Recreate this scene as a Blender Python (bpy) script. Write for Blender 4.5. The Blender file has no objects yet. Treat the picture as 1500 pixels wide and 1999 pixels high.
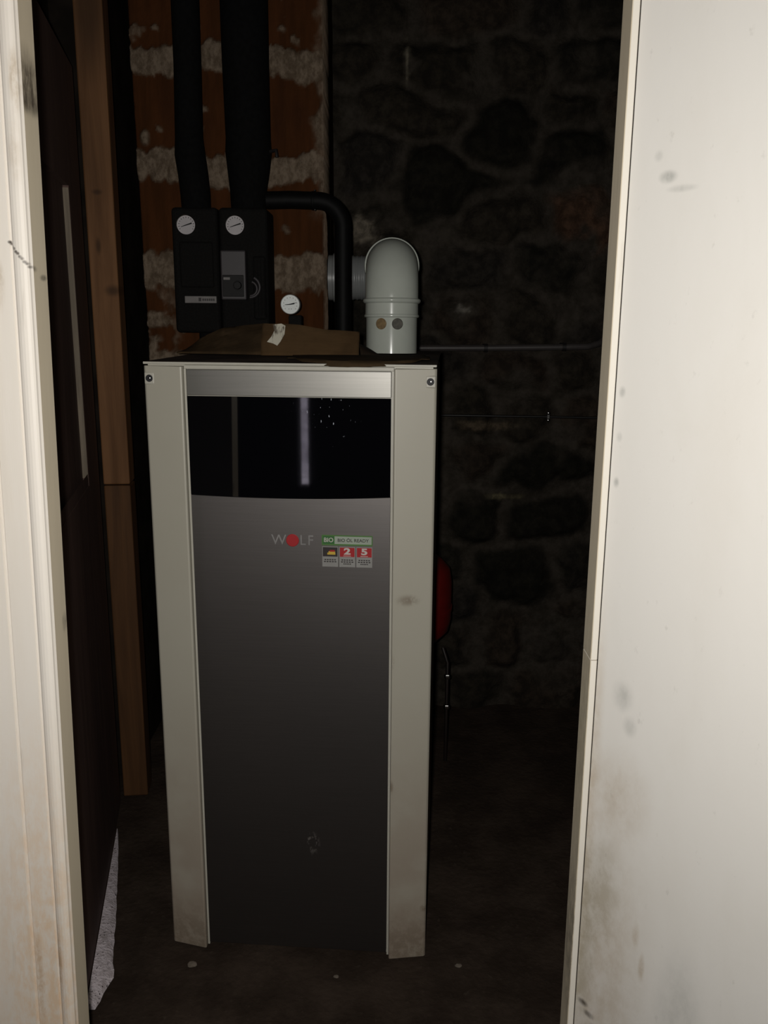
import bpy, bmesh, math, random
import numpy as np
from mathutils import Vector, Matrix
from math import pi, sin, cos, radians
random.seed(7)
S = bpy.context.scene
COL = S.collection

# ------------------------------------------------------------------ camera, world, light, exposure
cam_d = bpy.data.cameras.new('camera'); cam = bpy.data.objects.new('camera', cam_d); COL.objects.link(cam)
PITCH, ROLL, CH = 0.2236, 0.0078, 1.387
_f = Vector((0, cos(PITCH), -sin(PITCH))); _r = Vector((1, 0, 0)); _u = _r.cross(_f)
_r2 = cos(ROLL) * _r + sin(ROLL) * _u; _u2 = -sin(ROLL) * _r + cos(ROLL) * _u
M3 = Matrix((_r2, _u2, -_f)).transposed().to_4x4(); M3.translation = (0, 0, CH)
cam.matrix_world = M3
cam_d.sensor_fit = 'VERTICAL'; cam_d.sensor_height = 36; cam_d.sensor_width = 27
cam_d.lens = 36 * 1700.54 / 1999; cam_d.clip_start = .02
S.camera = cam

w = bpy.data.worlds.new('World'); S.world = w; w.use_nodes = True
w.node_tree.nodes['Background'].inputs[0].default_value = (.84, .78, .86, 1)
w.node_tree.nodes['Background'].inputs[1].default_value = 6.5

# the lamp of the phone that took the photograph, just left of and above its lens
fl = bpy.data.lights.new('phone_lamp', 'SPOT'); flo = bpy.data.objects.new('phone_lamp', fl); COL.objects.link(flo)
fl.energy = 53; fl.color = (1.0, .97, .92); fl.shadow_soft_size = .012
fl.spot_size = radians(158); fl.spot_blend = 1.0
flo.location = (-.030, .01, 1.402)
flo.rotation_euler = (radians(90 - 11), 0, 0)

S.view_settings.view_transform = 'Standard'; S.view_settings.look = 'None'
S.view_settings.exposure = 0.0; S.view_settings.gamma = 1.0
S.view_settings.use_curve_mapping = False

# ------------------------------------------------------------------ materials
class N:
    """small node-tree writer"""
    def __init__(s, name):
        s.m = bpy.data.materials.new(name); s.m.use_nodes = True
        s.t = s.m.node_tree; s.b = s.t.nodes['Principled BSDF']
    def new(s, typ, **kw):
        n = s.t.nodes.new(typ)
        for k, v in kw.items(): setattr(n, k, v)
        return n
    def set(s, sock, v):
        if hasattr(v, 'is_output'): s.t.links.new(v, sock)
        elif isinstance(v, (tuple, list)):
            sock.default_value = tuple(v) + ((1,) if len(v) == 3 and sock.type == 'RGBA' else ())
        else: sock.default_value = v
    def coord(s, scale=(1, 1, 1)):
        c = s.new('ShaderNodeTexCoord'); mp = s.new('ShaderNodeMapping'); mp.inputs['Scale'].default_value = scale
        s.t.links.new(c.outputs['Object'], mp.inputs['Vector']); return mp.outputs['Vector']
    def noise(s, scale, detail=4, stretch=(1, 1, 1), rough=.55, dist=0):
        n = s.new('ShaderNodeTexNoise'); s.t.links.new(s.coord(stretch), n.inputs['Vector'])
        n.inputs['Scale'].default_value = scale; n.inputs['Detail'].default_value = detail
        n.inputs['Roughness'].default_value = rough; n.inputs['Distortion'].default_value = dist
        return n.outputs['Fac']
    def ramp(s, x, a, b, lo=0., hi=1.):
        n = s.new('ShaderNodeMapRange'); n.interpolation_type = 'SMOOTHSTEP'
        s.set(n.inputs['Value'], x)
        for i, v in zip(('From Min', 'From Max', 'To Min', 'To Max'), (a, b, lo, hi)): n.inputs[i].default_value = v
        return n.outputs['Result']
    def math(s, op, a, b=0.):
        n = s.new('ShaderNodeMath', operation=op); s.set(n.inputs[0], a); s.set(n.inputs[1], b); return n.outputs[0]
    def mix(s, f, a, b):
        n = s.new('ShaderNodeMix', data_type='RGBA'); s.set(n.inputs[0], f); s.set(n.inputs[6], a); s.set(n.inputs[7], b)
        return n.outputs[2]
    def attr(s, name):
        return s.new('ShaderNodeAttribute', attribute_name=name)
    def blob(s, c, r):
        """1 at point c fading to 0 on the ellipsoid of radii r, in object space"""
        co = s.new('ShaderNodeTexCoord').outputs['Object']
        v = s.new('ShaderNodeVectorMath', operation='SUBTRACT'); s.t.links.new(co, v.inputs[0]); v.inputs[1].default_value = c
        d = s.new('ShaderNodeVectorMath', operation='DIVIDE'); s.t.links.new(v.outputs[0], d.inputs[0]); d.inputs[1].default_value = r
        l = s.new('ShaderNodeVectorMath', operation='LENGTH'); s.t.links.new(d.outputs[0], l.inputs[0])
        return s.ramp(l.outputs['Value'], 1.0, .15)
    def bump(s, h, strength=.3, dist=.01):
        n = s.new('ShaderNodeBump'); n.inputs['Strength'].default_value = strength; n.inputs['Distance'].default_value = dist
        s.t.links.new(h, n.inputs['Height']); s.t.links.new(n.outputs['Normal'], s.b.inputs['Normal'])
    def out(s, color, rough=.6, metal=0., spec=.5):
        s.set(s.b.inputs['Base Color'], color); s.set(s.b.inputs['Roughness'], rough)
        s.set(s.b.inputs['Metallic'], metal); s.b.inputs['Specular IOR Level'].default_value = spec
        return s.m

def plain(name, c, rough=.5, metal=0., var=.12, scale=40, bump=0., spec=.5):
    n = N(name); f = n.noise(scale, 3)
    d = tuple(x * (1 - var) for x in c); u = tuple(min(1, x * (1 + var)) for x in c)
    if bump: n.bump(f, bump, .004)
    return n.out(n.mix(n.ramp(f, .3, .7), d, u), rough, metal, spec)

def wood(name, a, b, knots_shade=(), rough=.7, grain=(1, 1, .06), scale=34, spec=.3):
    n = N(name); g = n.noise(scale, 5, grain, .6, .6)
    col = n.mix(n.ramp(g, .3, .7), a, b)
    big = n.noise(5, 3, (1, 1, .4)); col = n.mix(n.ramp(big, .4, .75, 0, .45), col, tuple(x * .6 for x in a))
    for c, r in knots_shade: col = n.mix(n.math('MULTIPLY', n.blob(c, r), .75), col, tuple(x * .3 for x in a))
    n.bump(g, .25, .004)
    return n.out(col, rough, 0, spec)

# painted woodwork of the door opening
def old_paint(name, base, stain, marks, streak=(1, 1, .12), amount=.5, rough=.5, bare=None, smooth=False):
    n = N(name)
    s1 = n.noise(9, 5, streak, .6, .4); s2 = n.noise(60, 4, streak, .65); s3 = n.noise(4, 3, (1, 1, .5))
    col = n.mix(n.ramp(s1, .42, .8, 0, amount), base, stain)
    col = n.mix(n.ramp(s3, .5, .75, 0, amount * .5), col, tuple(x * y for x, y in zip(base, (.86, .8, .74))))
    if bare: col = n.mix(n.ramp(n.noise(7, 6, streak, .7, .3), .56, .62, 0, .5), col, bare)
    col = n.mix(n.ramp(s2, .62, .75, 0, .25), col, tuple(x * .6 for x in stain))
    patch = n.noise(38, 7, (1, 1, .6), .68) if smooth else n.noise(70, 5, (1, 1, .4), .7, .2)
    for c, r, k, dark in marks:
        f = n.math('MULTIPLY', n.blob(c, r), n.ramp(patch, .34, .66, (.45 if smooth or k >= 1 else .2) * k, k))
        col = n.mix(f, col, dark)
    n.bump(s2, .12, .003)
    return n.out(col, rough, 0, .35)

M = {}
DIRT = (.46, .345, .215); MOULD = (.30, .265, .165); GREY = (.42, .42, .39); BLACKISH = (.06, .045, .035)
M['leaf'] = old_paint('painted_leaf', (.86, .83, .78), (.74, .70, .62), [
    ((.04, 0, 1.57), (.008, .1, .009), .6, GREY), ((.055, 0, 1.545), (.016, .1, .010), .9, GREY), ((.075, 0, 1.53), (.026, .1, .006), .5, GREY),
    ((.011, 0, 1.285), (.007, .1, .010), .6, GREY), ((.011, 0, 1.226), (.006, .1, .009), .6, GREY), ((.011, 0, 1.165), (.006, .1, .010), .7, GREY),
    ((.0, 0, .72), (.022, .1, .36), .5, DIRT), ((.02, 0, .40), (.13, .1, .40), .5, DIRT), ((.05, 0, .72), (.07, .1, .09), .35, DIRT),
    ((.045, 0, .87), (.022, .1, .03), .55, GREY), ((.06, 0, .83), (.015, .1, .02), .45, GREY), ((.03, 0, .56), (.05, .1, .12), .35, MOULD), ((.0, 0, .45), (.04, .1, .22), .45, MOULD),
    ((.095, 0, .52), (.008, .1, .03), .5, DIRT), ((.108, 0, .475), (.007, .1, .03), .6, DIRT), ((.0135, 0, .352), (.013, .1, .008), 1., BLACKISH),
    ((.026, 0, .338), (.013, .1, .008), 1., BLACKISH), ((.037, 0, .322), (.010, .1, .008), .9, BLACKISH), ((.17, 0, .42), (.05, .1, .16), .4, GREY)], (1, 1, .5), .22, smooth=True)
M['leaf_edge'] = old_paint('painted_frame_front', (.88, .83, .74), (.72, .66, .55), [], (1, 1, .1), .3)
M['jamb_shaded'] = old_paint('painted_shaded_return', (.84, .74, .57), (.66, .56, .40), [((-.0, 0, .8), (.05, .1, .3), .4, MOULD), ((0, 0, .45), (.1, .1, .2), .6, BLACKISH)], (1, 1, .1), .6)  # same cream paint, the shade of the turned-away return put into its colour
CRACK = [((-.028 + .0026 * i, 0, 1.472 - .0030 * i + (.0008 if i % 2 else 0)), (.0038, .1, .0030), 1., BLACKISH) for i in range(11)]
M['frame'] = old_paint('weathered_frame_paint', (.90, .84, .76), (.74, .64, .50), CRACK + [
    ((-.006, 0, 1.66), (.010, .1, .05), .7, DIRT), ((-.012, 0, 1.58), (.012, .1, .06), .35, DIRT), ((-.045, 0, 1.42), (.010, .1, .04), .6, DIRT),
    ((-.04, 0, .30), (.12, .1, .62), .75, (.84, .60, .38)), ((-.02, 0, .42), (.006, .1, .09), .6, (.45, .28, .15)), ((-.055, 0, .38), (.010, .1, .12), .6, (.50, .33, .19))], (1, 1, .07), .5, bare=(.74, .60, .44))
M['frame_shaded'] = old_paint('weathered_shaded_return', (.80, .70, .53), (.62, .52, .36), [
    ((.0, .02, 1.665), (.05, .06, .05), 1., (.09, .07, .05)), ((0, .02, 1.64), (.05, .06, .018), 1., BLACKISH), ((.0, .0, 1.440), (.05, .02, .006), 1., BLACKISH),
    ((.0, .035, 1.430), (.05, .016, .006), 1., BLACKISH), ((.0, .04, .95), (.05, .012, .02), .9, BLACKISH)], (1, 1, .08), .5)  # stains are real; the base tone carries the shade of the side-facing return

def ground_mat():
    n = N('dirty_concrete'); a = n.noise(6, 6, (1, 1, 1), .65); b = n.noise(70, 4)
    col = n.mix(n.ramp(a, .35, .7), (.034, .024, .018), (.062, .045, .034))
    col = n.mix(n.ramp(b, .62, .75, 0, .5), col, (.08, .062, .048)); n.bump(b, .5, .006)
    return n.out(col, .95, 0, .05)
M['floor'] = ground_mat()
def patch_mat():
    n = N('pale_daylight_patch'); a = n.noise(45, 6, (1, 1, 1), .7); b = n.noise(160, 3)
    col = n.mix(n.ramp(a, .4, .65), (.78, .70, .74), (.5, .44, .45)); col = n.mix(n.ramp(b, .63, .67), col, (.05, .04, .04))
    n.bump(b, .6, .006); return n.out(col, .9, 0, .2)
M['mortar'] = patch_mat()  # pale speckled colour stands in for daylight lying on the floor
def stone_mat():
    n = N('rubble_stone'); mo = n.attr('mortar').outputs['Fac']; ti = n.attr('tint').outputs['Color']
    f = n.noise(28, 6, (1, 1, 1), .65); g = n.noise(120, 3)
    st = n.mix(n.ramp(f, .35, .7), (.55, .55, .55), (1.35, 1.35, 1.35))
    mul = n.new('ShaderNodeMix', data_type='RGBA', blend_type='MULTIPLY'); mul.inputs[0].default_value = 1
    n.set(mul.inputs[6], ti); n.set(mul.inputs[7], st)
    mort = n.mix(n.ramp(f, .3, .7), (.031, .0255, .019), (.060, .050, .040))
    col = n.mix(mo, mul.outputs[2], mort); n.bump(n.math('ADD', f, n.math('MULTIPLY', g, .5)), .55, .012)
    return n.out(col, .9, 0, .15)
M['stone'] = stone_mat()
def brick_mat():
    n = N('terracotta_block'); mo = n.attr('mortar').outputs['Fac']
    g = n.noise(30, 4, (1, 1, .12), .6); s = n.noise(60, 5, (1, 1, .6), .7)
    clay = n.mix(n.ramp(g, .3, .7), (.054, .0200, .0065), (.083, .029, .0095))
    clay = n.mix(n.ramp(n.noise(8, 4, (1, 1, .5)), .5, .75, 0, .5), clay, (.045, .016, .008))
    lime = n.mix(n.ramp(s, .35, .65), (.115, .082, .055), (.235, .18, .13))
    n.bump(n.math('ADD', s, n.math('MULTIPLY', g, .4)), .5, .008)
    return n.out(n.mix(mo, clay, lime), .9, 0, .1)
M['brick'] = brick_mat()
M['dark_wall'] = plain('near_black_plaster', (.018, .014, .011), .95, 0, .3, 12, .3, .05)
M['room_wall'] = plain('dark_passage_plaster', (.030, .028, .027), .95, 0, .2, 8, .2, .05)
M['outside'] = plain('pale_outside_render', (.70, .69, .74), .9, 0, .3, 9, .2)
M['brown_wood'] = wood('brown_stained_board', (.080, .046, .038), (.115, .066, .052))
M['bead'] = wood('lit_recess_edge', (.16, .13, .095), (.25, .205, .15), scale=60)  # pale tone puts the light caught by the recess edge into colour
M['post'] = wood('orange_timber', (.135, .060, .022), (.235, .112, .046), [((.02, 0, 1.44), (.03, .2, .02)), ((-.005, 0, 1.68), (.018, .2, .010)), ((-.01, 0, 1.55), (.01, .2, .03)), ((0, 0, 2.1), (.06, .2, .22))], scale=26)  # last broad blob is no knot: it paints the light fading towards the top
M['post_low'] = wood('darker_orange_timber', (.075, .033, .012), (.125, .056, .020), scale=26)
M['white'] = plain('light_grey_enamel', (.52, .50, .43), .38, 0, .03, 30, 0, .35)
def post_enamel():
    n = N('light_grey_post_enamel'); d = n.noise(55, 5, (1, 1, 1), .7); big = n.noise(7, 3)
    co = n.new('ShaderNodeTexCoord'); sp = n.new('ShaderNodeSeparateXYZ'); n.t.links.new(co.outputs['Object'], sp.inputs[0])
    foot = n.ramp(sp.outputs['Z'], .16, 0.01); low_tint = n.ramp(sp.outputs['Z'], .75, 0.0)
    col = n.mix(n.ramp(big, .4, .7, 0, .25), (.50, .475, .395), (.46, .43, .35))
    col = n.mix(n.math('MULTIPLY', low_tint, n.ramp(n.noise(9, 4), .3, .6, .35, .75)), col, (.34, .26, .20))  # brown tint over the post, growing stronger towards the floor
    col = n.mix(n.math('MULTIPLY', foot, n.ramp(d, .35, .6, .2, .85)), col, (.24, .19, .14))
    for c, r in (((.28, 0, .125), (.014, .1, .013)), ((.206, 0, .42), (.006, .1, .02)), ((.206, 0, .70), (.006, .1, .02)), ((.235, 0, .83), (.03, .1, .016))):
        col = n.mix(n.math('MULTIPLY', n.blob(c, r), n.ramp(d, .4, .55, .1, .7)), col, (.22, .17, .12))
    return n.out(col, .45, 0, .8)
M['post_enamel'] = post_enamel()
def silver(name, c, rough, speck=False):
    n = N(name); g = n.noise(300, 2, (.02, 1, 1)); col = n.mix(n.ramp(g, .3, .7), tuple(x * .93 for x in c), c)
    if speck:
        f = n.noise(90, 6, (1, 1, .6), .7)
        col = n.mix(n.math('MULTIPLY', n.blob((.035, 0, .275), (.022, .1, .035)), n.ramp(f, .55, .62)), col, (.9, .88, .84))
    return n.out(col, rough, 1.0)
M['dusty'] = plain('dust_covered_enamel', (.070, .050, .040), .8, 0, .6, 9, .1, .2)
M['silver'] = silver('brushed_silver', (.25, .243, .225), .415)
M['panel'] = silver('silver_grey_lacquer', (.215, .20, .192), .445, True)
def gloss_black():
    n = N('smoked_black_glass'); f = n.noise(260, 2, (1, 1, .5), .5); r = n.noise(14, 3)
    dust = n.math('MULTIPLY', n.ramp(f, .70, .74), n.blob((.075, 0, 1.20), (.075, .1, .075)))
    n.b.inputs['IOR'].default_value = 1.5
    return n.out(n.mix(dust, (.0025, .0025, .0035), (.55, .58, .65)), .03, 0, .5)
M['glass'] = gloss_black()
M['epp'] = plain('black_foam', (.0075, .007, .0065), .85, 0, .2, 200, .3, .15)
M['lag'] = plain('black_pipe_lagging', (.0055, .0055, .0055), .9, 0, .2, 80, .15, .1)
M['rubber_pipe'] = plain('black_rubber_hose', (.0035, .0035, .0035), .6, 0, .2, 60, .05, .15)
M['ctl'] = plain('grey_plastic', (.045, .039, .042), .5, 0, .05)
M['ctl_dark'] = plain('dark_plastic', (.004, .003, .003), .7)
M['label'] = plain('pale_label', (.20, .185, .178), .6, 0, .1)
M['label_ink'] = plain('label_ink', (.035, .03, .03), .6)
M['chrome'] = plain('polished_steel', (.75, .74, .72), .22, 1., .05)
M['dial'] = plain('dial_face', (.50, .47, .48), .5, 0, .04)
M['dial_white'] = plain('white_dial_face', (.86, .90, .88), .5, 0, .03)
M['ink'] = plain('black_ink', (.012, .012, .014), .6)
M['flue'] = plain('white_flue_enamel', (.50, .53, .475), .17, 0, .03, 20, 0, .4)
M['flue_grey'] = plain('grey_plastic_pipe', (.225, .235, .235), .35, 0, .04)
M['plug_brown'] = plain('brown_plug', (.21, .14, .065), .6, 0, .25, 150)
M['plug_dark'] = plain('dark_plug', (.085, .08, .065), .6, 0, .25, 150)
def card_mat(name, a, b):
    n = N(name); f = n.noise(11, 5, (1, 1, 1), .6); g = n.noise(120, 3, (.2, 1, 1))
    col = n.mix(n.ramp(f, .35, .65), a, b); n.bump(n.math('ADD', f, g), .25, .004)
    return n.out(col, .9, 0, .1)
M['card'] = card_mat('brown_cardboard', (.060, .036, .017), (.088, .052, .024))
M['card_dirty'] = card_mat('stained_cardboard', (.040, .026, .014), (.070, .044, .022))
M['card_dark'] = card_mat('blackened_cardboard', (.016, .011, .008), (.03, .02, .013))
M['sticker'] = None
def sticker_mat():
    n = N('torn_paper_label'); f = n.noise(70, 4, (1, 1, .35), .6)
    return n.out(n.mix(n.ramp(f, .40, .5), (.12, .10, .075), (.60, .57, .47)), .8, 0, .2)
M['sticker'] = sticker_mat()
M['red'] = plain('red_enamel', (.16, .010, .008), .4, 0, .1, 20)
M['brass'] = plain('brass', (.5, .36, .18), .3, 1.)
M['copper'] = plain('tarnished_copper', (.016, .010, .008), .5, .3)
M['conduit'] = plain('grey_conduit', (.060, .052, .050), .45, 0, .1)
M['clip'] = plain('dark_clip', (.012, .01, .01), .6)
M['cable'] = plain('black_cable', (.010, .009, .008), .45)
M['s_green'] = plain('sticker_green', (.075, .20, .04), .5, 0, .05)
M['s_dgreen'] = plain('sticker_dark_green', (.03, .14, .03), .5, 0, .05)
M['s_pale'] = plain('sticker_pale', (.36, .41, .34), .5, 0, .05)
M['s_red'] = plain('sticker_red', (.40, .012, .016), .5, 0, .05)
M['s_white'] = plain('sticker_white', (.58, .54, .50), .5, 0, .05)
M['s_grey'] = plain('sticker_grey', (.30, .295, .28), .5, 0, .05)
M['s_yellow'] = plain('sticker_yellow', (.62, .42, .05), .5, 0, .05)
M['s_black'] = plain('sticker_black', (.03, .022, .022), .5, 0, .05)
M['logo'] = plain('logo_silver', (.26, .25, .245), .5, 0, .1)
M['bezel'] = plain('grey_bezel', (.40, .40, .38), .4)
M['pebble'] = plain('pebble_stone', (.17, .14, .11), .9, 0, .2)

# ------------------------------------------------------------------ mesh helpers
class MB:
    def __init__(s): s.bm = bmesh.new(); s.mi = 0
    def _tag(s, faces, mi):
        for f in faces: f.material_index = mi
    def box(s, x0, x1, y0, y1, z0, z1, bev=0., seg=2, mi=0):
        vs = [s.bm.verts.new((x, y, z)) for x in (x0, x1) for y in (y0, y1) for z in (z0, z1)]
        fs = [s.bm.faces.new([vs[i] for i in q]) for q in ((0, 1, 3, 2), (4, 6, 7, 5), (0, 4, 5, 1), (2, 3, 7, 6), (0, 2, 6, 4), (1, 5, 7, 3))]
        s._tag(fs, mi)
        if bev:
            ed = list({e for f in fs for e in f.edges})
            r = bmesh.ops.bevel(s.bm, geom=ed, offset=bev, segments=seg, affect='EDGES', profile=.5)
            s._tag(r['faces'], mi)
        return s
    def prism(s, poly, z0, z1, nz=1, bev=0., mi=0):
        """poly: list of (x, y), extruded along z"""
        rows = [[s.bm.verts.new((x, y, z0 + (z1 - z0) * k / nz)) for x, y in poly] for k in range(nz + 1)]
        n = len(poly); fs = []
        for k in range(nz):
            for i in range(n):
                fs.append(s.bm.faces.new((rows[k][i], rows[k][(i + 1) % n], rows[k + 1][(i + 1) % n], rows[k + 1][i])))
        caps = [s.bm.faces.new(rows[0][::-1]), s.bm.faces.new(rows[-1])]
        s._tag(fs + caps, mi)
        if bev:
            r = bmesh.ops.bevel(s.bm, geom=list({e for f in fs + caps for e in f.edges}), offset=bev, segments=2, affect='EDGES', profile=.5)
            s._tag(r['faces'], mi)
        return s
    def loft(s, rings, closed=True, cap=True, mi=0):
        R = [[s.bm.verts.new(p) for p in r] for r in rings]; n = len(R[0])
        for a, b in zip(R, R[1:]):
            for i in range(n if closed else n - 1):
                f = s.bm.faces.new((a[i], a[(i + 1) % n], b[(i + 1) % n], b[i])); f.material_index = mi; f.smooth = True
        if cap and closed:
            for r in (R[0][::-1], R[-1]):
                f = s.bm.faces.new(r); f.material_index = mi
        return s
    def tube(s, pts, rad, n=20, cap=True, mi=0):
        pts = [Vector(p) for p in pts]; rings = []
        rad = rad if isinstance(rad, (list, tuple)) else [rad] * len(pts)
        prev = None
        for i, p in enumerate(pts):
            t = (pts[min(i + 1, len(pts) - 1)] - pts[max(i - 1, 0)]).normalized()
            if prev is None:
                a = Vector((0, 0, 1)) if abs(t.z) < .9 else Vector((1, 0, 0)); x = t.cross(a).normalized()
            else: x = (prev - t * prev.dot(t)).normalized()
            prev = x; y = t.cross(x)
            rings.append([p + rad[i] * (cos(2 * pi * k / n) * x + sin(2 * pi * k / n) * y) for k in range(n)])
        return s.loft(rings, True, cap, mi)
    def lathe(s, prof, c=(0, 0, 0), axis='Z', n=40, mi=0, cap=True):
        """prof: (radius, height) list"""
        rings = []
        for r, h in prof:
            ring = []
            for k in range(n):
                a = 2 * pi * k / n; u, v = r * cos(a), r * sin(a)
                p = (u, v, h) if axis == 'Z' else ((u, -h, v) if axis == 'Y' else (h, u, v))
                ring.append(Vector(p) + Vector(c))
            rings.append(ring)
        return s.loft(rings, True, cap, mi)
    def build(s, name, mats, parent=None, smooth=False, loc=None):
        bmesh.ops.recalc_face_normals(s.bm, faces=s.bm.faces)
        for e in s.bm.edges:
            if len(e.link_faces) == 2 and e.calc_face_angle(0) > radians(42): e.smooth = False
        me = bpy.data.meshes.new(name); s.bm.to_mesh(me); s.bm.free()
        for m in (mats if isinstance(mats, (list, tuple)) else [mats]): me.materials.append(m)
        if smooth:
            for p in me.polygons: p.use_smooth = True
        o = bpy.data.objects.new(name, me); COL.objects.link(o)
        if parent: o.parent = parent
        if loc: o.location = loc
        return o

def arc(c, r, a0, a1, u, v, n=14):
    c, u, v = Vector(c), Vector(u), Vector(v)
    return [c + r * (cos(a0 + (a1 - a0) * i / n) * u + sin(a0 + (a1 - a0) * i / n) * v) for i in range(n + 1)]
def tag(o, label, cat, group=None):
    o['label'] = label; o['category'] = cat
    if group: o['group'] = group
    return o
def thing(name, label, cat, loc=(0, 0, 0), rz=0, group=None):
    o = bpy.data.objects.new(name, None); COL.objects.link(o); o.empty_display_size = .1
    o.location = loc; o.rotation_euler = (0, 0, rz); return tag(o, label, cat, group)
def struct(o, label=None):
    o['kind'] = 'structure'
    if label: o['label'] = label
    return o
def text_mesh(txt, size, name, mat, parent, loc, rot=(pi / 2, 0, 0), sx=1., extrude=.0004, align='CENTER', bold=0.):
    cu = bpy.data.curves.new(name, 'FONT'); cu.body = txt; cu.size = size; cu.extrude = extrude; cu.align_x = align; cu.align_y = 'CENTER'; cu.offset = bold
    t = bpy.data.objects.new(name, cu); COL.objects.link(t)
    dg = bpy.context.evaluated_depsgraph_get(); me = bpy.data.meshes.new_from_object(t.evaluated_get(dg))
    bpy.data.objects.remove(t); bpy.data.curves.remove(cu)
    me.transform(Matrix.Translation(loc) @ Matrix.Rotation(rot[0], 4, 'X') @ Matrix.Diagonal((sx, 1, 1, 1)))
    me.materials.clear(); me.materials.append(mat)
    o = bpy.data.objects.new(name, me); COL.objects.link(o); o.parent = parent; return o
def add_text(mb, txt, size, loc, mi, sx=1., extrude=.0003, bold=0.):
    cu = bpy.data.curves.new('t', 'FONT'); cu.body = txt; cu.size = size; cu.extrude = extrude; cu.align_x = 'CENTER'; cu.align_y = 'CENTER'; cu.offset = bold
    t = bpy.data.objects.new('t', cu); COL.objects.link(t)
    me = bpy.data.meshes.new_from_object(t.evaluated_get(bpy.context.evaluated_depsgraph_get()))
    bpy.data.objects.remove(t); bpy.data.curves.remove(cu)
    me.transform(Matrix.Translation(loc) @ Matrix.Rotation(pi / 2, 4, 'X') @ Matrix.Diagonal((sx, 1, 1, 1)))
    k = len(mb.bm.faces); mb.bm.from_mesh(me); mb.bm.faces.ensure_lookup_table()
    for f in mb.bm.faces[k:]: f.material_index = mi
    bpy.data.meshes.remove(me)

# value noise on numpy arrays
def vnoise(x, y, sc, seed):
    rs = np.random.RandomState(seed); L = rs.rand(128, 128); x = x * sc + 40; y = y * sc + 40
    i, j = np.floor(x).astype(int), np.floor(y).astype(int); fx, fy = x - i, y - j
    fx, fy = fx * fx * (3 - 2 * fx), fy * fy * (3 - 2 * fy); g = lambda a, b: L[a % 128, b % 128]
    return (g(i, j) * (1 - fx) + g(i + 1, j) * fx) * (1 - fy) + (g(i, j + 1) * (1 - fx) + g(i + 1, j + 1) * fx) * fy
def fbm(x, y, sc, seed, o=4):
    return sum(vnoise(x, y, sc * 2 ** k, seed + k) * .5 ** k for k in range(o)) / sum(.5 ** k for k in range(o))
def sstep(a, b, x):
    t = np.clip((x - a) / (b - a), 0, 1); return t * t * (3 - 2 * t)
def sheet(name, P, mat, attrs, thick_dir, thick):
    """P: (ni, nj, 3) grid of the front skin, closed at the back by thick along thick_dir"""
    ni, nj = P.shape[:2]; idx = np.arange(ni * nj).reshape(ni, nj)
    q = np.stack([idx[:-1, :-1], idx[1:, :-1], idx[1:, 1:], idx[:-1, 1:]], -1).reshape(-1, 4)
    V = P.reshape(-1, 3); td = np.array(thick_dir) * thick
    back = P.copy()
    ax = int(np.argmax(np.abs(thick_dir))); back[..., ax] = (P[..., ax].mean()) + td[ax]
    V = np.concatenate([V, back.reshape(-1, 3)]); o = ni * nj
    F = [tuple(int(a) for a in r) for r in q] + [tuple(int(a) + o for a in r[::-1]) for r in q]
    bd = list(idx[:, 0]) + list(idx[-1, 1:]) + list(idx[-2::-1, -1]) + list(idx[0, -2:0:-1])
    bd = [int(b) for b in bd]
    for a, b in zip(bd, bd[1:] + bd[:1]): F.append((a, a + o, b + o, b))
    me = bpy.data.meshes.new(name); me.from_pydata([tuple(v) for v in V], [], F); me.materials.append(mat)
    bm = bmesh.new(); bm.from_mesh(me); bmesh.ops.recalc_face_normals(bm, faces=bm.faces); bm.to_mesh(me); bm.free()
    for p in me.polygons: p.use_smooth = True
    for k, a in attrs.items():
        if a.ndim == 2:
            at = me.attributes.new(k, 'FLOAT', 'POINT'); d = np.concatenate([a.ravel(), a.ravel()]); at.data.foreach_set('value', d.astype(np.float32))
        else:
            at = me.attributes.new(k, 'FLOAT_COLOR', 'POINT'); d = np.concatenate([a.reshape(-1, 3)] * 2)
            at.data.foreach_set('color', np.concatenate([d, np.ones((len(d), 1))], 1).ravel().astype(np.float32))
    ed = bpy.data.objects.new(name, me); COL.objects.link(ed); return ed

# ------------------------------------------------------------------ the setting
FY0, FY1, FX0, FX1, CZ = -1.75, 3.05, -1.45, 1.25, 2.45
fg = np.stack(np.meshgrid(np.linspace(FX0, FX1, 90), np.linspace(FY0, FY1, 150), indexing='ij'), -1)
fz = (fbm(fg[..., 0], fg[..., 1], 6, 3) - .5) * .006 - .003
struct(sheet('floor', np.concatenate([fg, fz[..., None]], -1), M['floor'], {}, (0, 0, -1), .10), 'dark dirty concrete floor')
b = MB(); b.box(FX0 - .2, FX1 + .2, FY0 - .15, FY1 + .2, CZ, CZ + .12); struct(b.build('ceiling', M['dark_wall']))

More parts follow.
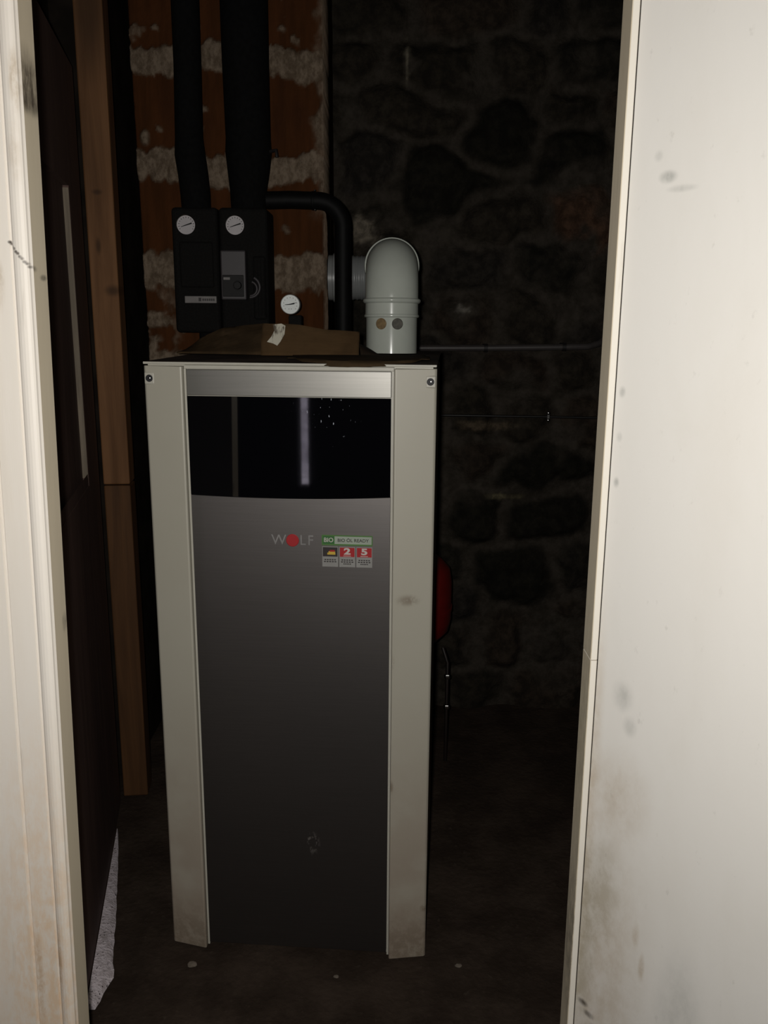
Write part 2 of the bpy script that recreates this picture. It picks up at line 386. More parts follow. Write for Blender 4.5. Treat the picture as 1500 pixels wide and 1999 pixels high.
# rubble stone back wall, lifted stones between wide mortar
def stone_wall():
    xs, zs = np.linspace(-1.0, 1.05, 260), np.linspace(-.01, 2.45, 300); X, Z = np.meshgrid(xs, zs, indexing='ij')
    wx = X + (fbm(X, Z, 7, 11) - .5) * .11; wz = Z + (fbm(X, Z, 7, 31) - .5) * .10
    rs = np.random.RandomState(5); seeds = []
    z = .08; row = 0
    while z < 2.6:
        h = rs.uniform(.13, .20); x = -1.15 + rs.uniform(0, .2)
        while x < 1.2:
            wdt = rs.uniform(.16, .36); seeds.append((x + wdt / 2, z + rs.uniform(-.025, .025), wdt, h)); x += wdt
        z += h; row += 1
    hand = [(.18, 1.78, .25, .15), (.32, .718, .16, .14), (.508, .87, .28, .17), (.56, .72, .22, .17), (.40, 1.97, .20, .16), (.60, 1.90, .2, .2), (.45, .50, .3, .2), (.655, 1.70, .13, .22)]
    seeds = [s for s in seeds if all(abs(s[0] - h[0]) > .14 or abs(s[1] - h[1]) > .10 for h in hand)] + hand
    D = np.stack([np.sqrt(((wx - s[0]) / (s[2] ** .6)) ** 2 + ((wz - s[1]) / (s[3] ** .6 * .8)) ** 2) for s in seeds], 0)
    o = np.argsort(D, 0); F1 = np.take_along_axis(D, o[:1], 0)[0]; F2 = np.take_along_axis(D, o[1:2], 0)[0]; cell = o[0]
    edge = F2 - F1 + (fbm(X, Z, 22, 51) - .5) * .10
    mort = 1 - sstep(.02, .20, edge)
    smear = sstep(.56, .70, fbm(X, Z, 5, 71)); mort = np.clip(mort * .85 + smear * .6, 0, 1)
    for cx, cz, r in ((-.07, 1.645, .06), (.257, 1.402, .05), (.06, 2.15, .02), (.30, 2.10, .06), (.63, 1.6, .05), (.45, 1.15, .06)):
        mort = np.maximum(mort, sstep(r * 1.5, r * .4, np.hypot(X - cx, Z - cz) + (fbm(X, Z, 30, 91) - .5) * .09))
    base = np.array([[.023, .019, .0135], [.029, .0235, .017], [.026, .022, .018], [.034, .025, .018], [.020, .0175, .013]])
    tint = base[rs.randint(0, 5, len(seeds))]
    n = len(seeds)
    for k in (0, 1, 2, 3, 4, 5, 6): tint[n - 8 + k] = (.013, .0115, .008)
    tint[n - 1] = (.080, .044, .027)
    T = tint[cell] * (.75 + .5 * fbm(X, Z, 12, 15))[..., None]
    pale = np.zeros_like(X)
    for cx, cz, rx, rz, c in ((-.07, 1.645, .055, .05, (.20, .17, .13)), (.257, 1.402, .045, .02, (.22, .20, .17)), (.06, 2.15, .008, .06, (.17, .15, .11)), (.42, .775, .06, .012, (.14, .12, .07)), (.33, 1.02, .09, .02, (.10, .075, .05))):
        m = sstep(1.2, .4, np.hypot((X - cx) / rx, (Z - cz) / rz) + (fbm(X, Z, 45, 95) - .5) * 1.6)
        T = T * (1 - m[..., None]) + np.array(c) * m[..., None]; mort = mort * (1 - m)
    bulge = sstep(.02, .35, edge) * .028
    Y = 2.95 - bulge * (1 - smear * .5) - (fbm(X, Z, 14, 45) - .5) * .016
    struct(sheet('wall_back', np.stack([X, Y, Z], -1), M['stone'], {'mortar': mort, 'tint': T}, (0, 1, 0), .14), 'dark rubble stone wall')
stone_wall()

b = MB(); b.box(-1.0, -.86, 1.2, 3.1, 0, CZ); struct(b.build('wall_left', M['dark_wall']))
b = MB(); b.box(-.86, -.770, 2.43, 3.1, 0, CZ); struct(b.build('added_dark_block', M['dark_wall']))  # added dark block that keeps the recess beside the chimney black
b = MB(); b.box(.98, 1.14, 1.22, 3.1, 0, CZ); struct(b.build('wall_right', M['dark_wall']))
# the wall that holds the door opening, and the passage the photograph was taken from
b = MB(); b.box(FX0, -.70, 1.16, 1.30, 0, CZ); b.box(.325, FX1, 1.19, 1.30, 0, CZ); b.box(-.70, .325, 1.19, 1.30, 1.98, CZ); struct(b.build('wall_front', M['room_wall']))
b = MB(); b.box(FX0 - .1, FX0, FY0 - .1, 1.30, 0, CZ); struct(b.build('wall_passage_left', M['room_wall']))
b = MB(); b.box(FX1, FX1 + .1, FY0 - .1, 1.30, 0, CZ); struct(b.build('wall_passage_right', M['room_wall']))
# rear wall of the passage with one narrow opening to the daylight
SX0, SX1 = -1.035, -.968
b = MB(); b.box(FX0, SX0, FY0 - .1, FY0, 0, CZ); b.box(SX1, FX1, FY0 - .1, FY0, 0, CZ); b.box(SX0, SX1, FY0 - .1, FY0, 0, .36); b.box(SX0, SX1, FY0 - .1, FY0, 1.95, CZ)
struct(b.build('wall_passage_rear', M['room_wall']))
b = MB(); b.box(-4.5, 2.5, -4.75, -4.6, 0, 2.2); struct(b.build('wall_outside', M['outside']))
b = MB(); b.box(-4.5, 2.5, -4.6, FY0 - .1, -.06, 0); struct(b.build('trim_outside_paving', M['outside']))

# door frame, left side: face board, groove, round bead and the return into the opening; it leans a little
b = MB()
prof = [(.0, .048), (.0, .003), (-.002, .0)] + [(-.0125 + .0105 * cos(a), -.001 - .006 * sin(a)) for a in [pi * k / 8 for k in range(1, 8)]] + \
       [(-.0235, .0015), (-.0250, .0045), (-.0270, .0045), (-.0285, .0025), (-.060, .0025), (-.0615, .005), (-.064, .005), (-.0655, .0025), (-.30, .0025), (-.30, .048)]
b.prism(prof, 0, 1.98, 1)
for f in b.bm.faces:
    c = f.calc_center_median()
    if abs(c.x) < .0012 and c.y > .004: f.material_index = 1
o = b.build('trim_1', [M['frame'], M['frame_shaded']]); o.location = (-.4785, 1.15, 0); o.rotation_euler = (0, radians(1.12), 0)
struct(o, 'weathered cream door frame on the left with a rounded bead')
# right side: a slim strip with its return, and a butt joint across it
b = MB(); b.prism([(.0, .046), (.0, .001), (.001, .0), (.0085, .0), (.0095, .001), (.0095, .046)], 0, .913); b.prism([(.0, .046), (.0, .001), (.001, .0), (.0085, .0), (.0095, .001), (.0095, .046)], .9145, 1.98)
for f in b.bm.faces:
    if f.calc_center_median().x < .0006: f.material_index = 1
o = b.build('trim_2', [M['leaf_edge'], M['jamb_shaded']]); o.location = (.2925, 1.15, 0); struct(o, 'slim cream frame strip on the right')
b = MB(); b.box(.3035, .33, 1.172, 1.19, 0, 1.98); struct(b.build('trim_3', M['dark_wall']))
b = MB(); b.box(-.80, .60, 1.13, 1.19, 1.98, 2.10, .004); struct(b.build('trim_4', M['frame']))

# open outer leaf on the right
d2 = bpy.data.objects.new('door_1', None); COL.objects.link(d2); d2.location = (.3026, 1.151, .005); d2.rotation_euler = (0, 0, radians(-50))
struct(d2, 'worn cream painted door leaf standing open on the right')
b = MB(); b.box(0, .72, 0, .035, 0, 1.965, .0015); b.build('door_panel', M['leaf'], d2)
b = MB()
for z in (.25, 1.05, 1.75): b.tube([(-.002, .040, z - .05), (-.002, .040, z + .05)], .006, 10)
b.build('hinge', M['chrome'], d2)

# inner brown leaf pushed open along the left wall
d1 = bpy.data.objects.new('door_2', None); COL.objects.link(d1); d1.location = (-.602, 1.52, .008)
d1.rotation_euler = (0, 0, math.atan2(1, -.205)); struct(d1, 'dark brown inner door leaf with recessed panel standing open on the left')
# local x runs along the leaf, +y is its back, -y the visible face
b = MB(); X0, X1, PX0, PX1, PZ0, PZ1, TH, RD = -.22, .765, -.10, .560, .968, 1.655, .040, .013
b.box(X0, X1, RD, TH, 0, 1.95); b.box(X0, PX0, 0, RD, 0, 1.95); b.box(PX1, X1, 0, RD, 0, 1.95); b.box(PX0, PX1, 0, RD, 0, PZ0); b.box(PX0, PX1, 0, RD, PZ1, 1.95)
b.build('leaf', M['brown_wood'], d1)
b = MB(); b.box(PX1 - .0035, PX1, .0005, RD, PZ0 + .02, PZ1 - .005); b.build('lit_panel_edge', M['bead'], d1)  # far edge of the recess catching light, given as a pale strip
b = MB(); b.prism([(0, 0), (0, .012), (.03, .012)], PX0, PX1)
for v in b.bm.verts: v.co = Vector((v.co.z, RD - v.co.y, PZ0 + v.co.x))
b.build('bottom_rail_bevel', M['brown_wood'], d1)
for v in (d1,): v.scale = (1, 1, 1)

# daylight along the foot of the brown leaf, put in as a pale speckled wedge
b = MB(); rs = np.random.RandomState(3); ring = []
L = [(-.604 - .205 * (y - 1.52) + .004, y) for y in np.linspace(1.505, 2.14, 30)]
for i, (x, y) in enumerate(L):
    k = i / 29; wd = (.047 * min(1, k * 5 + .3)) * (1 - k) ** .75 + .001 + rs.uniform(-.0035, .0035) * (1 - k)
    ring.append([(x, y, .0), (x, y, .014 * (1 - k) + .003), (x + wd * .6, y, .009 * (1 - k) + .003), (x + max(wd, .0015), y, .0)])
b.loft(ring); struct(b.build('trim_5', M['mortar']), 'pale speckled strip on the floor standing in for daylight')  # M['mortar'] here is the pale daylight colour

# ------------------------------------------------------------------ timber post
t = thing('timber_post', 'orange-brown rough timber post standing behind the dark brown door leaf', 'post', (-.722, 2.31, 0), radians(6))
b = MB(); b.box(-.036, .034, 0, .075, .932, CZ, .004); b.build('upper_beam', M['post'], t)
b = MB(); b.box(-.036, .034, .001, .076, 0, .929, .004); b.build('lower_beam', M['post_low'], t)

# ------------------------------------------------------------------ brick chimney
def chimney():
    xs, zs = np.linspace(-.68, -.170, 130), np.linspace(0, CZ, 560); X, Z = np.meshgrid(xs, zs, indexing='ij')
    u = (X + .68) / .51
    lean = (1 - Z / 2.45) * .030 * (1 - u) + (1 - np.clip(Z / 2.1, 0, 1)) * .008 * u
    rag = (fbm(X, Z, 26, 5) - .5); rag2 = (fbm(X * 2.2, Z * .5, 30, 8) - .5)
    mort = np.zeros_like(X)
    for zc, hw, seed in ((2.03, .037, 1), (1.76, .040, 2), (1.505, .056, 3), (1.24, .045, 4), (.96, .04, 5), (.68, .04, 6), (.4, .04, 7), (.12, .04, 8), (2.3, .04, 9)):
        off = (fbm(X, Z * 0, 5, 100 + seed) - .5) * .05
        dd = np.abs(Z - zc - off) + rag * .035 + rag2 * .030
        mort = np.maximum(mort, sstep(hw, hw * .78, dd))
    edge = sstep(.035, .008, (1 - u) * .51 + rag * .05 + (fbm(X * 0, Z, 9, 77) - .5) * .06); mort = np.maximum(mort, edge * .9 * sstep(1.62, 1.72, Z)); mort = np.maximum(mort, .8 * sstep(.006, .002, (1 - u) * .51))
    low = sstep(1.52, 1.36, Z) * sstep(.11, .05, u * .51) * sstep(.42, .56, fbm(X, Z, 24, 61)); mort = np.maximum(mort, low)
    spl = sstep(.72, .78, fbm(X, Z, 18, 63)); mort = np.maximum(mort, spl * .8)
    mort = np.maximum(mort, sstep(.024, .012, np.hypot((X + .655) * 1.5, (Z - 1.845)) + rag * .02))
    Y = 2.50 - mort * .009 - (fbm(X, Z, 40, 65) - .5) * .012 * (.3 + mort) - (fbm(X, Z, 5, 66) - .5) * .01
    o = sheet('brick_chimney', np.stack([X + lean, Y, Z], -1), M['brick'], {'mortar': mort}, (0, 1, 0), .45)
    tag(o, 'red clay block chimney with thick pale mortar joints behind the boiler', 'chimney')
chimney()

# ------------------------------------------------------------------ boiler
PSI = -.0736
B = thing('boiler', 'tall light grey floor-standing boiler with silver door and black glass control cover', 'boiler', (-.1846, 1.68, 0), PSI)
b = MB(); b.box(-.281, .281, .012, .600, .004, 1.272, .006); b.build('casing', M['white'], B)
b = MB(); b.box(-.283, .283, -.003, .602, 1.2895, 1.2945, .0015); b.box(-.276, .276, .006, .59, 1.272, 1.2895)
b.bm.normal_update()
for f in b.bm.faces:
    if f.normal.z > .9: f.material_index = 1
b.build('top_panel', [M['white'], M['dusty']], B)
for s in (-1, 1):
    b = MB(); b.prism([(s * .2835, .004), (s * .2835, .030), (s * .2035, .030), (s * .2035, -.013), (s * .2065, -.0145), (s * .280, .0005)], .003, 1.2865, 1, .0015)
    p = b.build('corner_post', M['post_enamel'], B)
    sx = s * .2715
    b = MB(); b.box(sx - .010, sx + .0105, -.0035, .006, 1.2505, 1.274, .0028, 3); f = b.build('latch_plate', M['white'], p)
    b = MB(); b.lathe([(.0070, -.002), (.0070, .0006), (.0062, .0010)], (sx, -.0034, 1.2625), 'Y', 20); b.lathe([(.0024, 0), (.0022, .0018), (.001, .0022)], (sx + .0008, -.0036, 1.263), 'Y', 6, 1); b.build('latch_screw', [M['ink'], M['chrome']], p)
    o_ = None
b = MB(); b.box(-.2025, .2025, -.004, .012, 1.2815, 1.2885, .001); b.box(-.2025, -.1985, -.004, .012, .006, 1.2815); b.box(.1985, .2025, -.004, .012, .006, 1.2815); b.box(-.1985, .1985, .004, .012, .006, 1.2815)
b.build('front_frame', M['white'], B)
b = MB(); b.box(-.1975, .1975, -.006, .004, 1.2315, 1.2805, .0008); b.build('top_strip', M['silver'], B)
n = 24; xsn = [(-.1975 + .395 * i / n) for i in range(n + 1)]
def arcz(x): return 1.0315 + .005 * (x / .1975) ** 2 + .0015 * x / .1975
b = MB(); bm = b.bm
def slab(zlo, zhi, y0, y1, bulge=0., mi=0):
    rings = [[(x, y0 - bulge * (1 - (x / .1975) ** 2), zlo(x)), (x, y0 - bulge * (1 - (x / .1975) ** 2), zhi(x)), (x, y1, zhi(x)), (x, y1, zlo(x))] for x in xsn]
    b.loft(rings, True, True, mi)
slab(lambda x: arcz(x) + .0012, lambda x: 1.2298, -.007, .004, 0.)
for f in b.bm.faces: f.smooth = False
g = b.build('control_cover', M['glass'], B)
b = MB(); slab(lambda x: .014, lambda x: arcz(x), -.0065, .004, 0.)
for f in b.bm.faces: f.smooth = False
D = b.build('front_door', M['panel'], B)
# raised letters with a red disc in their middle
b = MB()
b.bm.free()
for ch, x, w_ in (('W', -.0235, 1.0), ('L', .0245, .9), ('F', .0400, .9)):
    b = MB(); add_text(b, ch, .0290, (x, -.0068, .9475), 0, w_, .0006); b.build('logo_letter', M['logo'], D)
b = MB(); b.lathe([(.0128, 0), (.0128, .0010), (.0118, .0016)], (.0040, -.0064, .9475), 'Y', 32); b.build('logo_disc', M['s_red'], D)
# coloured sticker: green band over three small cells
b = MB(); y = -.0068; yb = y - .0004
def rect(x0, x1, z0, z1, mi, lift=0): b.box(x0, x1, y - .0003 - lift, y, z0, z1, 0, 1, mi)
rect(.0625, .1635, .9395, .9605, 0); rect(.0645, .0875, .9425, .9580, 1, .0002); rect(.0880, .1615, .9425, .9580, 2, .0002)
add_text(b, 'BIO', .0125, (.0760, y - .0007, .9500), 3, .95, .0002, .0002); add_text(b, 'BIO ÖL READY', .0092, (.1248, y - .0007, .9500), 4, 1.02, .0002, .0001)
for k, x0 in enumerate((.0645, .0985, .1325)):
    rect(x0 - .0012, x0 + .0305, .8955, .9370, 5); rect(x0, x0 + .0293, .9165, .9355, (4, 6, 6)[k], .0002); rect(x0, x0 + .0293, .8970, .9140, 5, .0002)
    for j, (z, hw) in enumerate(((.9100, .0115), (.9060, .0125), (.9020, .0075))):
        if k == 0 and j == 2: continue
        for q in range(5):
            xx = x0 + .0147 - hw + q * hw * .42; b.box(xx, xx + hw * .30, y - .0007, y - .0005, z - .0011, z + .0011, 0, 1, 4)
    if k: add_text(b, '25'[k - 1], .0175, (x0 + .0147, y - .0007, .9272), 3, 1.5, .0002, .0007); b.box(x0 + .007, x0 + .022, y - .0007, y - .0005, .9180, .9190, 0, 1, 3)
b.box(.0735, .0895, y - .0008, y - .0004, .9205, .9245, 0, 1, 7); b.box(.0760, .0890, y - .0008, y - .0004, .9245, .9275, 0, 1, 7); b.box(.0780, .0885, y - .0009, y - .0004, .9265, .9300, 0, 1, 6)
b.build('efficiency_sticker', [M['s_green'], M['s_dgreen'], M['s_pale'], M['s_white'], M['s_black'], M['s_grey'], M['s_red'], M['s_yellow']], D)
b = MB(); b.box(-.195, .195, .010, .03, .003, .012); b.build('plinth', M['ink'], B)

# ------------------------------------------------------------------ flue on the boiler
F = thing('flue_pipe', 'white enamelled flue elbow rising from the boiler top into the chimney', 'flue', (.0145, 2.10, 1.2964))
F.rotation_euler = (radians(-1.6), 0, 0)
def z(h): return h - 1.2945
b = MB(); b.lathe([(.0600, 0), (.0600, z(1.384)), (.0605, z(1.386))], n=56); bp = b.build('base_pipe', M['flue'], F)
for nm, ang, m in (('test_port', -24, 'plug_brown'), ('test_port', 12.5, 'plug_dark')):
    a = radians(ang); b = MB(); b.lathe([(.0128, -.003), (.0128, .0012), (.0115, .0020)], (0, 0, 0), 'Y', 28)
    q = b.build(nm, M[m], bp); q.location = (.0593 * sin(a), -.0593 * cos(a), z(1.3615)); q.rotation_euler = (0, 0, a)
b = MB(); b.lathe([(.0612, z(1.376)), (.0642, z(1.3775)), (.0650, z(1.380)), (.0642, z(1.3825)), (.0625, z(1.384)), (.0622, z(1.408)), (.0660, z(1.410)), (.0680, z(1.4135)), (.0680, z(1.4165)), (.0655, z(1.4195)), (.0625, z(1.420)), (.0618, z(1.423))], n=56)
b.build('socket_collar', M['flue'], F)
R = .077; c = (0, R, z(1.424))
path = [(0, 0, z(1.419))] + arc(c, R, pi, pi / 2, (0, 1, 0), (0, 0, 1), 20) + [(0, R + .012, z(1.424) + R)]
b = MB(); b.tube(path, .0622, 56); b.build('elbow', M['flue'], F)
zc = z(1.424) + R
b = MB(); b.lathe([(.0625, -R - .003), (.0660, -R - .004), (.0672, -R - .008), (.0660, -R - .013), (.0625, -R - .016)], (0, 0, zc), 'Y', 56); b.build('elbow_rim', M['flue'], F)
b = MB(); b.tube([(0, R + .01, zc), (0, .44, zc)] + arc((-.08, .44, zc), .08, 0, pi / 2, (1, 0, 0), (0, 1, 0), 12), .0612, 40); b.build('rear_elbow', M['flue_grey'], F)
prof = [(.0612, -.06)]
for k in range(4):
    h = -.068 - k * .013; prof += [(.0612, h), (.0630, h - .002), (.0630, h - .005), (.0612, h - .007)]
prof += [(.0612, -.150), (.0665, -.152), (.0690, -.158), (.0690, -.166), (.0640, -.168), (.0640, -.180)]
b = MB(); b.lathe(prof, (0, .52, zc), 'X', 44); b.build('wall_connector', M['flue_grey'], F)

# ------------------------------------------------------------------ pump group on the chimney
P = thing('pump_group', 'black foam-cased heating pump group with two round thermometers on the chimney', 'pump group', (-.430, 2.34, 1.33))
def pbox(b, x0, x1, y0, y1, z0, z1, bev, mi=0): b.box(x0 + .430, x1 + .430, y0 - 2.34, y1 - 2.34, z0 - 1.33, z1 - 1.33, bev, 3, mi)
b = MB(); pbox(b, -.553, -.434, 2.345, 2.485, 1.335, 1.650, .010); pbox(b, -.431, -.306, 2.345, 2.485, 1.335, 1.650, .010)
pbox(b, -.535, -.447, 2.340, 2.36, 1.45, 1.565, .006); pbox(b, -.345, -.312, 2.338, 2.36, 1.37, 1.53, .006)
for k in range(4): pbox(b, -.342 + k * .008, -.339 + k * .008, 2.334, 2.34, 1.38, 1.52, .001)
b.build('foam_shell', M['epp'], P)
for x in (-.511, -.386):
    b = MB(); b.lathe([(.0255, -.03), (.0255, .006), (.0258, .0095), (.0253, .0120), (.0243, .0133), (.0233, .0128), (.0229, .0110), (.0228, .009)], (x + .43, 0, 1.6045 - 1.33), 'Y', 40); th = b.build('thermometer', M['chrome'], P)
    b = MB(); b.lathe([(.0229, .007), (.0229, .0092)], (x + .43, 0, 1.6045 - 1.33), 'Y', 40); b.build('dial', M['dial'], th)
    b = MB(); cx, cz = x + .43, 1.6045 - 1.33
    for k in range(13):
        a = radians(-30 + k * 20); u = Vector((cos(a), 0, sin(a))); v = Vector((-sin(a), 0, cos(a))); q = Vector((cx, -.0094, cz))
        b.loft([[q + u * .0175 + v * .0007, q + u * .0205 + v * .0007, q + u * .0205 - v * .0007, q + u * .0175 - v * .0007], [p_ + Vector((0, -.0004, 0)) for p_ in (q + u * .0175 + v * .0007, q + u * .0205 + v * .0007, q + u * .0205 - v * .0007, q + u * .0175 - v * .0007)]])
    a = radians(18); u = Vector((cos(a), 0, sin(a))); q = Vector((cx, -.0100, cz))
    b.tube([q - u * .0145, q, q + u * .0150], [.0006, .0013, .0018], 8); b.build('needle', M['ink'], th)
b = MB(); pbox(b, -.422, -.3575, 2.302, 2.345, 1.419, 1.542, .004); ctl = b.build('control_unit', M['ctl'], P)
b = MB(); pbox(b, -.4175, -.3635, 2.3005, 2.304, 1.427, 1.481, .0015); b.box(-.4145 + .43, -.398 + .43, -.0410, -.0394, 1.469 - 1.33, 1.475 - 1.33, 0, 1, 1)
b.lathe([(.0135, .0385), (.0130, .0400), (.010, .0405), (.0095, .050), (.0085, .0515)], (-.378 + .43, 0, 1.455 - 1.33), 'Y', 24); b.build('speed_dial_window', [M['ctl_dark'], M['label']], ctl)
b = MB(); pbox(b, -.524, -.4415, 2.337, 2.346, 1.411, 1.4285, .001); b.box(-.488 + .43, -.481 + .43, -.0036, -.003, 1.4155 - 1.33, 1.4245 - 1.33, 0, 1, 1)
for k in range(6): b.box(-.478 + .43 + k * .0055, -.4738 + .43 + k * .0055, -.0036, -.003, 1.4165 - 1.33, 1.4225 - 1.33, 0, 1, 1)
b.build('nameplate', [M['label'], M['label_ink']], P)
b = MB(); b.tube(arc((-.352 + .43, -.015, 1.452 - 1.33), .026, -pi * .5, pi * .35, (1, 0, 0), (0, 0, 1), 12), .0035, 10); b.tube(arc((-.352 + .43, -.010, 1.448 - 1.33), .018, -pi * .5, pi * .4, (1, 0, 0), (0, 0, 1), 12), .003, 10); b.build('cable', M['ctl'], P)
b = MB()
for x in (-.49, -.37): b.tube([(x + .43, .085, .02), (x + .43, .085, -.60)], .018, 16)
b.build('connection_pipe', M['lag'], P)

# lagged risers above the pump group
for nm, lab, pr in (('insulated_pipe', 'slimmer black lagged pipe rising above the left thermometer', [(-.503, 1.652, .038), (-.504, 1.69, .039), (-.508, 1.74, .039), (-.5145, 1.79, .0395), (-.515, 1.83, .036), (-.512, 2.0, .035), (-.512, CZ, .036)]),
                    ('insulated_pipe', 'thicker black lagged pipe rising above the right thermometer', [(-.364, 1.652, .046), (-.364, 1.70, .048), (-.362, 1.75, .055), (-.361, 1.795, .060), (-.361, 1.83, .058), (-.363, 2.0, .0595), (-.365, CZ, .062)])):
    b = MB(); b.tube([(x, 2.425, z_) for x, z_, r in pr], [r for x, z_, r in pr], 36); o = b.build(nm, M['lag']); tag(o, lab, 'pipe')
    if 'thicker' in lab:
        b = MB(); b.tube([(-.305, 2.41, 1.795), (-.286, 2.40, 1.797), (-.284, 2.40, 1.780)], .0045, 10); b.build('clamp_bolt', M['clip'], o)
# black hose from the pump group bending down behind the boiler
yp = 2.40
b = MB(); b.tube([(-.313, yp, 1.674), (-.25, yp, 1.676), (-.185, yp, 1.674)] + arc((-.180, yp, 1.608), .066, pi / 2, 0, (1, 0, 0), (0, 0, 1), 14) + [(-.114, yp, 1.5), (-.114, yp, 1.3), (-.114, yp, .9)], .0225, 28)
o = tag(b.build('bent_pipe', M['rubber_pipe']), 'black pipe bending sideways from the pump group and down beside the white flue', 'pipe')
b = MB(); b.lathe([(.0232, -.004), (.0240, -.002), (.0240, .002), (.0232, .004)], (-.192, yp, 1.674), 'X', 28); b.build('joint_ring', M['rubber_pipe'], o)
for zz in (1.698, 1.650):
    b = MB(); b.lathe([(.0005, .0055), (.0024, .004), (.0028, .0015), (.0024, -.001)], (-.186, yp - .010, zz), 'Y', 10); b.build('joint_screw', M['chrome'], o)

# pressure gauge behind the cardboard
G = thing('pressure_gauge', 'round white-faced pressure gauge on a black stem behind the cardboard', 'gauge', (-.2335, 2.20, 1.2945))
zz = 1.408 - 1.2945
b = MB(); b.box(-.006, .026, -.002, .030, 0, .088, .004); b.lathe([(.021, -.024), (.023, 0), (.023, .004)], (0, 0, zz), 'Y', 30); b.build('stem', M['epp'], G)
b = MB(); b.lathe([(.0238, -.010), (.0238, .010), (.0230, .0115), (.0222, .0112), (.0220, .008)], (0, 0, zz), 'Y', 40); b.build('bezel', M['bezel'], G)
b = MB(); b.lathe([(.0221, .006), (.0221, .0085)], (0, 0, zz), 'Y', 40); dl = b.build('dial', M['dial_white'], G)
b = MB()
for k in range(11):
    a = radians(-40 + k * 26); b.box(.0165 * cos(a) - .0008, .0165 * cos(a) + .0008, -.0092, -.0086, zz + .0165 * sin(a) - .0012, zz + .0165 * sin(a) + .0012)
b.box(-.0045, -.0025, -.0092, -.0086, zz - .012, zz - .010); b.box(.0015, .0035, -.0092, -.0086, zz - .012, zz - .010); b.build('scale_marks', M['s_grey'], dl)
b = MB(); b.tube([(-.013, -.0096, zz - .0010), (0, -.0096, zz + .0002), (.010, -.0096, zz + .0022)], [.0006, .0012, .0018], 8); b.tube([(.008, -.0097, zz + .002), (.016, -.0097, zz + .0045)], [.0010, .0003], 6); b.build('needle', M['ink'], dl)

# torn cardboard lying on the boiler
C = thing('cardboard_piece', 'torn brown cardboard lying folded on top of the boiler', 'cardboard', (-.25, 1.97, 1.2955))
top = [(-.470, 1.297), (-.445, 1.312), (-.425, 1.328), (-.372, 1.349), (-.31, 1.357), (-.268, 1.361), (-.225, 1.361), (-.187, 1.359), (-.13, 1.349), (-.10, 1.3475), (-.057, 1.344)]
def prof_top(x): return np.interp(x, [p[0] for p in top], [p[1] for p in top])
def card(name, x0, x1, mat, skew, seed, DY, NA):
    nu, nv = 34, 16; b = MB(); rows = []
    for i in range(nu + 1):
        x = x0 + (x1 - x0) * i / nu; r = []; H = prof_top(x) - 1.2965
        for j in range(nv + 1):
            v = j / nv
            if v < .7: k = v / .7; y = -.045 + skew(x) + DY * k; h = H * min(1, k * 1.04)
            else: k = (v - .7) / .3; y = -.045 + DY + skew(x) + .10 * k; h = H * (1 - .75 * k)
            nz = float(fbm(np.array([x * 1.]), np.array([v * .3]), 14, seed)[0] - .5)
            r.append(Vector((x + .25 + nz * .004, y + nz * NA * min(1, k + .2), h + .0015 + abs(nz) * .002 * (v > 0))))
        rows.append(r)
    b.loft(rows, False, False); o = b.build(name, mat, C)
    md = o.modifiers.new('thickness', 'SOLIDIFY'); md.thickness = .003; md.offset = 1
    return o
card('side_flap', -.470, -.262, M['card_dirty'], lambda x: (-.262 - x) * .32, 21, .08, .03)
card('front_flap', -.268, -.058, M['card'], lambda x: -.012 + (x + .058) * .04, 33, .035, .012)
# bent end beside the flue and the loose flap that hangs over the front lip
b = MB(); rows = []
for i in range(9):
    k = i / 8; x = -.052 + .045 * k + .25
    rows.append([(x, -.05 + .01 * k, .002), (x - .004, -.03 + .012 * k, .016 * (1 - k) + .004), (x - .010, .01, .026 * (1 - k) ** .8 + .003), (x - .012, .05, .010 * (1 - k) + .003)])
b.loft(rows, False, False); o = b.build('torn_end', M['card_dark'], C); md = o.modifiers.new('thickness', 'SOLIDIFY'); md.thickness = .002
b = MB(); rows = []
for i in range(41):
    k = i / 40; x = -.200 + .290 * k; env = sin(pi * min(1, max(0, (k - .05) / .9))) ** .6
    yf = 1.672 - (x + .1846) * .0735 - 1.97 + .0; r = []
    ed = .5 + .5 * float(fbm(np.array([x]), np.array([.3]), 26, 9)[0])
    for j in range(12):
        v = j / 11; y = -.03 + (yf - .012 - (-.03)) * min(1, v * 1.06) * (.55 + .45 * env)
        h = .0015 + .004 * env * sin(pi * v) * ed - (max(0, v - .93) / .07) * .012 * env * ed
        r.append((x + .25 + .004 * sin(9 * v + x * 40), y, h + .0008))
    rows.append(r)
b.loft(rows, False, False); o = b.build('hanging_flap', M['card_dirty'], C); md = o.modifiers.new('thickness', 'SOLIDIFY'); md.thickness = .0015; md.offset = 1
b = MB(); pts = [(-.012, .020), (.004, .022), (.012, .018), (.011, .002), (.004, -.012), (-.002, -.020), (-.010, -.016), (-.022, -.013), (-.014, -.003), (-.009, .008)]
b.loft([[(x, -.0006, z_) for x, z_ in pts], [(x, .0006, z_) for x, z_ in pts]]); o = b.build('paper_label', M['sticker'], C); o['label'] = 'torn pale paper label'
o.location = (.0195, -.0500, .0450); o.rotation_euler = (radians(-29), 0, 0); o.scale = (1.12, 1, 1.25)

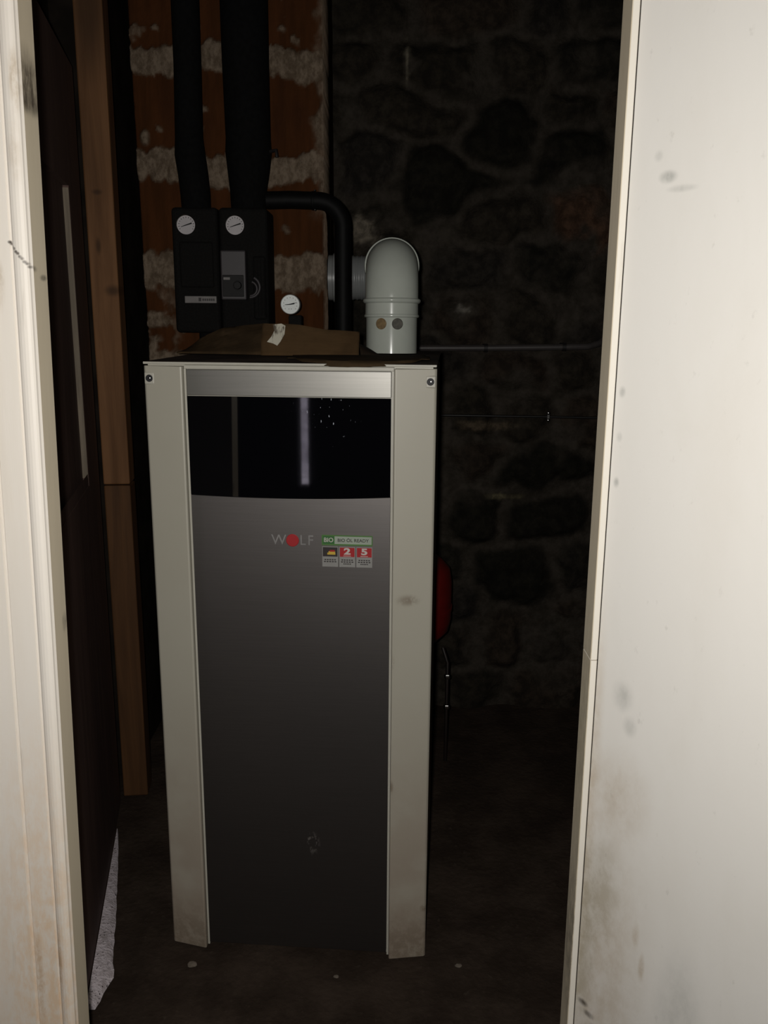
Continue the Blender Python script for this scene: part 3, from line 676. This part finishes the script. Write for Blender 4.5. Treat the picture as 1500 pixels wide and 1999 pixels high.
# ------------------------------------------------------------------ red vessel, conduit, cable on the stone wall
V = thing('expansion_vessel', 'red round vessel half hidden behind the right side of the boiler', 'vessel', (.062, 2.55, .395))
b = MB(); b.lathe([(.02, 0), (.07, .006), (.115, .022), (.140, .05), (.147, .085), (.147, .118)], n=48); b.lathe([(.147, .120), (.147, .20), (.140, .24), (.115, .266), (.07, .283), (.02, .289)], n=48); b.build('tank', M['red'], V)
b = MB(); b.lathe([(.147, .112), (.1495, .113), (.1495, .123), (.147, .124)], n=48); b.build('seam_band', M['red'], V)
b = MB(); b.tube([(.125, .0, -.02), (.139, -.02, -.06), (.139, -.02, -.393)], .006, 12); pp = b.build('drain_pipe', M['copper'], V)
for h in (-.113, -.215):
    b = MB(); b.lathe([(.0082, h), (.0097, h + .002), (.0097, h + .012), (.0082, h + .014)], (.139, -.02, 0), 'Z', 6); b.build('pipe_nut', M['chrome'], pp)
b = MB(); b.box(-.03, .03, .12, .40, .13, .15); b.build('wall_bracket', M['clip'], V)

K = thing('conduit_pipe', 'dull grey conduit running level across the stone wall beside the flue', 'conduit', (0, 0, 0))
b = MB(); b.tube([(-.10, 2.895, 1.277), (.1, 2.895, 1.279), (.33, 2.895, 1.281), (.585, 2.895, 1.286), (.66, 2.895, 1.288), (.70, 2.91, 1.297), (.72, 2.93, 1.31)], .0105, 18); b.build('pipe', M['conduit'], K)
for x, z_ in ((.328, 1.281), (.584, 1.286)):
    b = MB(); b.lathe([(.0112, -.006), (.0135, -.006), (.0135, .006), (.0112, .006)], (x, 2.895, z_), 'X', 24); b.box(x - .006, x + .006, 2.90, 2.945, z_ - .012, z_ + .012, .001); b.build('pipe_clip', M['clip'], K)
K = thing('thin_cable', 'thin black cable crossing the stone wall low beside the boiler', 'cable', (0, 0, 0))
b = MB(); b.tube([(.05, 2.905, 1.057), (.2, 2.905, 1.059), (.4, 2.905, 1.0575), (.545, 2.905, 1.0565), (.72, 2.905, 1.054), (.97, 2.905, 1.05)], .0042, 12); b.build('sheath', M['cable'], K)
b = MB(); b.box(.541, .549, 2.897, 2.90, 1.040, 1.074, .001)
for z_ in (1.0695, 1.0455): b.lathe([(.0075, -.004), (.0075, 0), (.0045, .0035), (.0010, .0042)], (.545, 2.899, z_), 'Y', 12)
b.build('cable_clip', M['chrome'], K)['label'] = 'shiny metal clip with two screw heads'

# ------------------------------------------------------------------ bits on the floor
def pebble(x, y, r, seed, lab):
    bm = bmesh.new(); bmesh.ops.create_icosphere(bm, subdivisions=2, radius=r); rr = random.Random(seed)
    for v in bm.verts: v.co = Vector((v.co.x * 1.35, v.co.y, v.co.z * .6)) * rr.uniform(.82, 1.15)
    lo = min(v.co.z for v in bm.verts)
    for v in bm.verts: v.co.z -= lo
    me = bpy.data.meshes.new('pebble'); bm.to_mesh(me); bm.free(); me.materials.append(M['pebble'])
    o = bpy.data.objects.new('pebble', me); COL.objects.link(o); o.location = (x, y, -.002); tag(o, lab, 'stone', 'stone chips on the floor')
pebble(-.411, 1.631, .008, 1, 'pale stone chip on the floor below the left boiler post')
pebble(-.095, 1.60, .0045, 2, 'tiny stone chip on the floor in front of the silver door')
pebble(.170, 1.635, .0055, 3, 'small stone chip on the floor right of the boiler')
